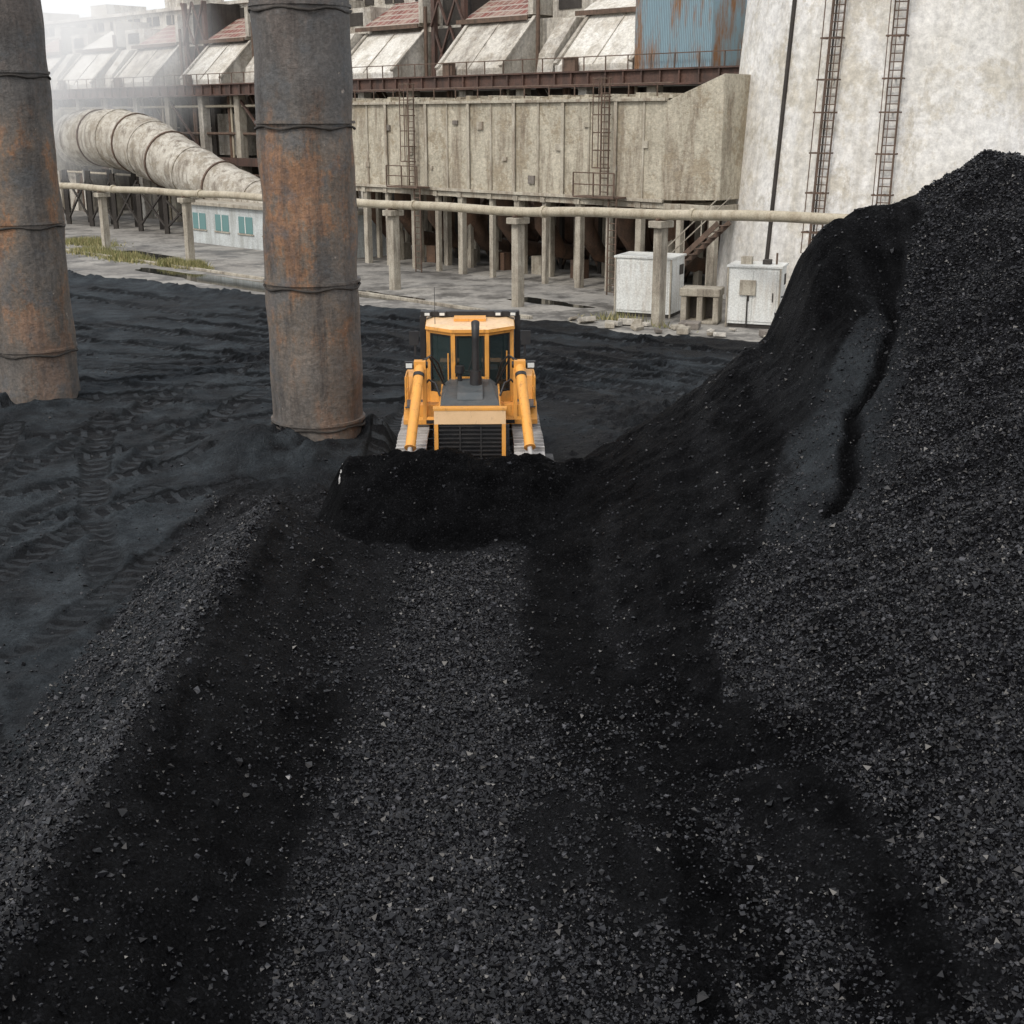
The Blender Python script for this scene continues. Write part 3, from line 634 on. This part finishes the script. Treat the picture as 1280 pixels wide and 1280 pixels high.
# ------------------------------------------------------------------ steel columns
def column(X,Y,r,bands,seed):
    c=MB(); n_=64; zs=[-.5+.25*i for i in range(82)]
    vs=[]
    for z in zs:
        for i in range(n_):
            t=2*math.pi*i/n_; dr=.014*math.sin(3*t+z*1.7+seed)+.014*math.sin(5*t-z*2.3)+.012*math.sin(z*4)
            vs.append(((r+dr)*math.cos(t),(r+dr)*math.sin(t),z))
    c.add(vs,[(a*n_+i,a*n_+(i+1)%n_,(a+1)*n_+(i+1)%n_,(a+1)*n_+i) for a in range(len(zs)-1) for i in range(n_)],'col',True)
    c.add(vs[-n_:],[tuple(range(n_))],'col')
    for z in bands:
        c.cyl((0,0,z+.04),(0,0,z+.10),r+.045,r+.045,'col',64)
        ph=random.random()*6
        pts=[((r+.03)*math.cos(2*math.pi*i/n_),(r+.03)*math.sin(2*math.pi*i/n_),z-.05+.03*math.sin(i*.6+ph)+.015*random.random()) for i in range(n_+1)]
        c.tube(pts,[.018+.016*random.random() for _ in pts],'dark',8)
    c.obj('steel_column',(X,Y,0),seed)
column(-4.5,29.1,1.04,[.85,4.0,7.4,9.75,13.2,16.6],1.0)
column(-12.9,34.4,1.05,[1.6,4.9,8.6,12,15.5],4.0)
# ------------------------------------------------------------------ bulldozer
E=bpy.data.objects.new('bulldozer',None); sc.collection.objects.link(E); E.location=(-.90,27.25,.05); E.rotation_euler=(0,0,math.radians(1.5))
for side in (-1,1):
    t=MB(); xc=side*1.20; r=.52; ya,yb=-1.85,1.55; zc_=.56
    Lh=yb-ya; per=2*Lh+2*math.pi*r; ns=47
    for i in range(ns):
        s=per*i/ns
        if s<Lh: y=ya+s; z=zc_-r; ang=0
        elif s<Lh+math.pi*r: a=(s-Lh)/r; y=yb+r*math.sin(a); z=zc_-r*math.cos(a); ang=a
        elif s<2*Lh+math.pi*r: y=yb-(s-Lh-math.pi*r); z=zc_+r-.03*math.sin((yb-y)*4); ang=math.pi
        else: a=(s-2*Lh-math.pi*r)/r; y=ya-r*math.sin(a); z=zc_+r*math.cos(a); ang=math.pi+a
        rot=Matrix.Rotation(ang,3,'X')
        t.box((xc,y,z),(.62,.19,.035),'steel',rot)
        o=rot@Vector((0,.06,-.045)); t.box(Vector((xc,y,z))+o,(.62,.03,.07),'steel',rot)
        o=rot@Vector((0,0,.05)); t.box(Vector((xc,y,z))+o,(.2,.15,.07),'blk',rot)
    t.cyl((xc-.1,ya,zc_),(xc+.1,ya,zc_),.44,.44,'blk',28); t.cyl((xc-.12,yb,zc_),(xc+.12,yb,zc_),.45,.45,'blk',24)
    t.cyl((xc-.2,ya,zc_),(xc+.2,ya,zc_),.16,.16,'yel',16)
    t.bb(xc-.17,xc+.17,ya+.2,yb-.2,.38,.75,'yel')
    for i in range(6): t.cyl((xc-.2,ya+.55+i*.47,.22),(xc+.2,ya+.55+i*.47,.22),.15,.15,'blk',16)
    t.obj('track_right' if side>0 else 'track_left',parent=E,bevel=.006)
b_=MB()
b_.bb(-.62,.62,-1.95,1.9,.45,1.05,'blk')
b_.prism([(-2.02,1.0),(-.1,1.0),(-.1,2.03),(-1.9,1.93),(-2.02,1.86)],-.62,.62,'yel')
b_.add([(-.60,-1.86,1.945),(.60,-1.86,1.945),(.42,-.12,2.16),(-.42,-.12,2.16),(-.60,-1.86,1.93),(.60,-1.86,1.93),(.62,-.12,2.0),(-.62,-.12,2.0)],[(0,1,2,3),(4,5,1,0),(5,6,2,1),(7,4,0,3)],'hoodg')
b_.prism([(-1.55,1.99),(-.35,2.11),(-.35,2.2),(-1.35,2.1)],-.26,.26,'hoodg')
b_.bb(-.72,.72,-2.16,-2.03,1.62,1.90,'yel2')
b_.bb(-.72,-.64,-2.16,-2.03,.75,1.62,'yel'); b_.bb(.64,.72,-2.16,-2.03,.75,1.62,'yel'); b_.bb(-.64,.64,-2.16,-2.03,.75,.85,'yel')
b_.bb(-.64,.64,-2.06,-2.03,.85,1.62,'blk')
for i in range(9): b_.bb(-.64,.64,-2.14,-2.07,.88+i*.085,.912+i*.085,'blk')
for xx_ in (-.2,.22): b_.bb(xx_-.015,xx_+.015,-2.155,-2.141,.9,1.6,'blk')
b_.bb(-.74,.74,-2.17,-1.95,1.90,1.95,'yel')
for s in (-1,1):
    b_.bb(min(s*.622,s*.65),max(s*.622,s*.65),-1.8,-.2,1.15,1.85,'yel')
    for i in range(6): b_.bb(min(s*.651,s*.665),max(s*.651,s*.665),-1.6+i*.2,-1.5+i*.2,1.3,1.7,'blk')
    b_.bb(min(s*.62,s*1.12),max(s*.62,s*1.12),-1.15,-.85,1.55,1.8,'yel')
    b_.prism([(-1.2,1.5),(-.75,1.5),(-.8,2.55),(-1.12,2.55)],min(s*.90,s*.98),max(s*.90,s*.98),'yel')
    b_.prism([(-.35,1.2),(1.95,1.2),(1.95,1.55),(.2,1.55),(-.35,1.3)],min(s*.70,s*1.44),max(s*.70,s*1.44),'yel')
    b_.prism([(.5,1.55),(1.95,1.55),(1.95,2.15),(.7,2.05)],min(s*1.0,s*1.42),max(s*1.0,s*1.42),'yel')
    b_.bb(min(s*1.0,s*1.4),max(s*1.0,s*1.4),-.3,.45,1.551,1.58,'hoodg')
    for yy_ in (-.25,.5): b_.cyl((s*1.38,yy_,1.5),(s*1.38,yy_,2.2),.022,.022,'yel',8)
    b_.cyl((s*1.38,-.25,2.2),(s*1.38,.5,2.2),.022,.022,'yel',8); b_.cyl((s*1.38,-.25,1.85),(s*1.38,.5,1.85),.018,.018,'yel',8)
    b_.beam((s*.95,0,2.3),(s*1.26,-.1,2.42),.05,.05,'blk')
    b_.box((s*1.30,-.12,2.45),(.20,.14,.16),'blk'); b_.box((s*1.30,-.195,2.45),(.14,.012,.10),'lens')
    b_.box((s*1.18,.1,2.85),(.05,.04,.5),'blk'); b_.box((s*1.2,.07,3.0),(.2,.03,.3),'blk')
    b_.tube([(s*.62,-1.2,2.0),(s*.72,-1.1,2.25),(s*.85,-1.0,2.3),(s*.95,-1.0,2.2)],[.025]*4,'blk',8)
    b_.tube([(s*.55,-.3,2.05),(s*.75,-.5,2.5),(s*.85,-.8,2.75),(s*.98,-1.0,2.7)],[.02]*4,'blk',8)
    b_.bb(min(s*.7,s*.95),max(s*.7,s*.95),-.36,-.355,1.22,1.3,'blk')
b_.bb(-.7,.7,1.6,2.1,1.0,2.2,'yel')
b_.cyl((.12,-.75,2.1),(.12,-.75,2.45),.13,.12,'blk',20); b_.cyl((.12,-.75,2.45),(.12,-.75,3.15),.075,.07,'blk',20); b_.tube([(.12,-.75,3.12),(.12,-.74,3.26),(.12,-.68,3.36),(.12,-.60,3.42)],[.075,.08,.085,.09],'blk',16)
b_.cyl((-.22,-.5,2.1),(-.22,-.5,2.35),.05,.05,'blk',12); b_.cyl((-.22,-.5,2.35),(-.22,-.5,2.5),.1,.1,'blk',16)
b_.obj('body',parent=E,bevel=.015)
c=MB(); plan=[(-.36,-.15),(.36,-.15),(.90,.35),(.93,1.6),(-.93,1.6),(-.90,.35)]
n_=6; zb,zw,zt=1.55,1.80,3.15
def wallseg(a,b2,z0,z1,k,inset=0):
    A=Vector((a[0],a[1],0));Bv=Vector((b2[0],b2[1],0))
    nrm=Vector((Bv.y-A.y,-(Bv.x-A.x),0)).normalized()
    c.beam(A+Vector((0,0,(z0+z1)/2))-nrm*inset,Bv+Vector((0,0,(z0+z1)/2))-nrm*inset,.04,z1-z0,k)
for i in range(n_):
    a,b2=plan[i],plan[(i+1)%n_]
    c.bb(a[0]-.045,a[0]+.045,a[1]-.045,a[1]+.045,zb,zt,'yel')
    wallseg(a,b2,zb,zw if i!=0 else 2.2,'yel'); wallseg(a,b2,zt-.07,zt,'yel')
    A=Vector((a[0],a[1],0));Bv=Vector((b2[0],b2[1],0)); nn=Vector((Bv.y-A.y,-(Bv.x-A.x),0)).normalized()*-.03
    c.add([A+nn+Vector((0,0,zw-.02)),Bv+nn+Vector((0,0,zw-.02)),Bv+nn+Vector((0,0,zt-.05)),A+nn+Vector((0,0,zt-.05))],[(0,1,2,3)],'glass')
    for f_ in (.10,.90):
        Pm=A.lerp(Bv,f_); c.bb(Pm.x-.015,Pm.x+.015,Pm.y-.015,Pm.y+.015,zw,zt-.07,'blk')
    if i in (1,5):
        for zz in (zw+.02,zt-.09): wallseg(tuple(A.lerp(Bv,.1)[:2]),tuple(A.lerp(Bv,.9)[:2]),zz-.02,zz+.02,'blk',.03)
        Pm=A.lerp(Bv,.8); c.cyl((Pm.x,Pm.y-.06,2.0),(Pm.x,Pm.y-.06,2.7),.015,.015,'yel',8)
c.beam((-.05,-.2,2.3),(.1,-.2,2.8),.015,.02,'blk')
c.bb(-.25,.25,.75,1.2,1.6,2.15,'blk'); c.bb(-.25,.25,1.15,1.3,2.15,2.85,'blk'); c.bb(-.6,-.35,.4,1.0,1.6,2.25,'blk'); c.bb(.35,.6,.4,1.0,1.6,2.25,'blk')
c.bb(-.92,.92,.3,1.62,1.5,1.56,'blk')
rp=[(-.40,-.22),(.40,-.22),(.97,.30),(1.0,1.72),(-1.0,1.72),(-.97,.30)]
c.add([(x,y,zt) for x,y in rp]+[(x*.98,y,zt+.07) for x,y in rp]+[(x*.82,y*.8+.12,zt+.12) for x,y in rp],
  [tuple(range(5,-1,-1))]+[(i,(i+1)%6,6+(i+1)%6,6+i) for i in range(6)],'yel')
c.add([(x*.98,y,zt+.07) for x,y in rp]+[(x*.82,y*.8+.12,zt+.12) for x,y in rp],[(i,(i+1)%6,6+(i+1)%6,6+i) for i in range(6)]+[tuple(range(6,12))],'yel2')
c.bb(-.35,.35,.6,1.1,zt+.122,zt+.18,'yel')
c.bb(-1.1,1.1,1.25,1.5,zt+.135,zt+.25,'blk'); 
for s in (-1,1):
    c.bb(min(s*1.0,s*1.12),max(s*1.0,s*1.12),1.25,1.5,1.5,zt+.134,'blk')
    for xx_ in (.62,.95): c.box((s*xx_,1.2,zt+.20),(.17,.08,.10),'blk'); c.box((s*xx_,1.155,zt+.20),(.11,.01,.06),'lens')
c.cyl((-.75,.3,zt+.08),(-.75,.3,zt+.9),.008,.006,'blk',6)
c.obj('cab',parent=E,bevel=.010)
bl=MB()
prof=[]
for i in range(9):
    a=-1+2*i/8; prof.append((-3.05+.22*(a*a)*-1+.0,.02+ (a+1)/2*1.06))
back=[(p[0]+.09,p[1]) for p in reversed(prof)]
bl.prism(prof+back,-2.0,2.0,'steeld')
for s in (-1,1):
    vs=[];m_=len(prof)
    for p in prof: vs.append((s*2.0,p[0],p[1]))
    for p in prof: vs.append((s*2.42,p[0]-.28,p[1]*.94))
    for p in prof: vs.append((s*2.0,p[0]+.09,p[1]))
    for p in prof: vs.append((s*2.46,p[0]-.20,p[1]*.94))
    fs=[]
    for i in range(m_-1): fs+=[(i,i+1,m_+i+1,m_+i),(2*m_+i,3*m_+i,3*m_+i+1,2*m_+i+1),(m_+i,m_+i+1,3*m_+i+1,3*m_+i)]
    fs.append((m_-1,2*m_-1,4*m_-1,3*m_-1))
    bl.add(vs,fs,'steeld')
    bl.beam((s*1.68,-2.9,.40),(s*1.68,-.4,.42),.18,.26,'blk')
    bl.beam((s*1.68,-2.95,1.0),(s*1.68,-1.5,.5),.1,.1,'blk')
    top=Vector((s*1.03,-1.02,2.62)); bot=Vector((s*1.22,-2.86,.95)); mid=top.lerp(bot,.82)
    bl.cyl(top,mid,.105,.105,'yel',18); bl.cyl(mid,bot,.05,.05,'steel',14); bl.cyl(mid,mid.lerp(bot,.06),.12,.12,'yel',18)
    bl.cyl(top.lerp(mid,.12),top.lerp(mid,.16),.118,.118,'blk',18)
    bl.box(top,(.24,.24,.18),'yel'); bl.cyl(top-Vector((.16,0,0)),top+Vector((.16,0,0)),.07,.07,'blk',12)
    bl.bb(s*1.22-.12,s*1.22+.12,-2.95,-2.75,.7,1.05,'yel')
    h0=top+Vector((-s*.12,0,.1)); bl.tube([h0,h0+Vector((-s*.1,.0,.1)),h0+Vector((-s*.25,.2,-.1)),h0+Vector((-s*.35,.5,-.5))],[.02]*4,'blk',8)
bl.add([(-2.46,-3.82,.15),(-2.46,-3.05,.0),(-2.46,-3.05,1.06),(-2.46,-3.78,.95),(-2.49,-3.82,.15),(-2.49,-3.05,.0),(-2.49,-3.05,1.06),(-2.49,-3.78,.95)],[(0,1,2,3),(7,6,5,4),(0,3,7,4),(3,2,6,7),(2,1,5,6)],'steel')
bl.bb(-2.0,2.0,-2.96,-2.86,.55,.75,'yel')
bl.obj('blade',parent=E,bevel=.01)
rp_=MB(); rp_.bb(-.9,.9,2.1,2.5,.8,1.2,'yel')
for s in (-.7,0,.7): rp_.bb(s-.06,s+.06,2.5,2.7,.2,1.3,'blk')
rp_.obj('ripper',parent=E,bevel=.01)
# ------------------------------------------------------------------ steam
m=bpy.data.materials.new('steam_vapour'); m.use_nodes=True; nt=m.node_tree; nt.nodes.clear()
out=nt.nodes.new('ShaderNodeOutputMaterial'); pv=nt.nodes.new('ShaderNodeVolumePrincipled'); pv.inputs['Color'].default_value=(1,1,1,1); pv.inputs['Anisotropy'].default_value=.1
tc=nt.nodes.new('ShaderNodeTexCoord'); gn=nt.nodes.new('ShaderNodeTexGradient'); gn.gradient_type='SPHERICAL'
nt.links.new(tc.outputs['Object'],gn.inputs[0])
nz=nt.nodes.new('ShaderNodeTexNoise'); nz.inputs['Scale'].default_value=1.9; nz.inputs['Detail'].default_value=3; nt.links.new(tc.outputs['Object'],nz.inputs['Vector'])
r2=nt.nodes.new('ShaderNodeMapRange'); r2.inputs[1].default_value=.30; r2.inputs[2].default_value=.62; nt.links.new(nz.outputs['Fac'],r2.inputs[0])
a1=math_(nt,'MULTIPLY',gn.outputs['Fac'],r2.outputs[0]); a2=math_(nt,'MULTIPLY',a1,.40)
nt.links.new(a2,pv.inputs['Density'])
# stands in for multiple scattering inside white vapour (only single scatter is traced)
nt.links.new(math_(nt,'MULTIPLY',a2,.42),pv.inputs['Emission Strength'])
nt.links.new(pv.outputs[0],out.inputs['Volume']); M['vap']=m
s=MB(); 
vs=[];n1,n2=16,24
for i in range(n1+1):
    for j in range(n2):
        th=math.pi*i/n1; ph=2*math.pi*j/n2; vs.append((math.sin(th)*math.cos(ph),math.sin(th)*math.sin(ph),math.cos(th)))
s.add(vs,[(i*n2+j,i*n2+(j+1)%n2,(i+1)*n2+(j+1)%n2,(i+1)*n2+j) for i in range(n1) for j in range(n2)],'vap')
o=s.obj('steam_plume',(-33.0,97.5,12.0)); o.scale=(13,5,10)
# ------------------------------------------------------------------ light, sky, camera
SUN_EL=math.radians(46); SUN_AZ=math.radians(214)
w=bpy.data.worlds.new('World'); sc.world=w; w.use_nodes=True; nt=w.node_tree
sk=nt.nodes.new('ShaderNodeTexSky'); sk.sky_type='NISHITA'; sk.sun_disc=False; sk.sun_elevation=SUN_EL; sk.sun_rotation=SUN_AZ
sk.dust_density=4; sk.air_density=1; sk.ozone_density=1
mx=nt.nodes.new('ShaderNodeMix'); mx.data_type='RGBA'; mx.inputs[0].default_value=.68; mx.inputs[7].default_value=(8.8,8.9,9.0,1)
nt.links.new(sk.outputs[0],mx.inputs[6]); nt.links.new(mx.outputs[2],nt.nodes['Background'].inputs[0]); nt.nodes['Background'].inputs[1].default_value=.15
sd=bpy.data.lights.new('sun','SUN'); sd.energy=1.5; sd.angle=math.radians(11); sd.color=(1,.95,.87)
so=bpy.data.objects.new('sun',sd); sc.collection.objects.link(so)
dirv=Vector((math.sin(SUN_AZ)*math.cos(SUN_EL),math.cos(SUN_AZ)*math.cos(SUN_EL),math.sin(SUN_EL)))
so.rotation_euler=dirv.to_track_quat('Z','Y').to_euler()
cd=bpy.data.cameras.new('camera'); cam=bpy.data.objects.new('camera',cd); sc.collection.objects.link(cam); sc.camera=cam
cd.sensor_width=36; cd.lens=36*1600/1280; cd.clip_end=5000; cd.clip_start=.1
cam.location=(0,0,7.5); cam.rotation_euler=(math.radians(90-17),0,0)
sc.view_settings.view_transform='Standard'; sc.view_settings.look='None'; sc.view_settings.exposure=0
print('lumps',n)
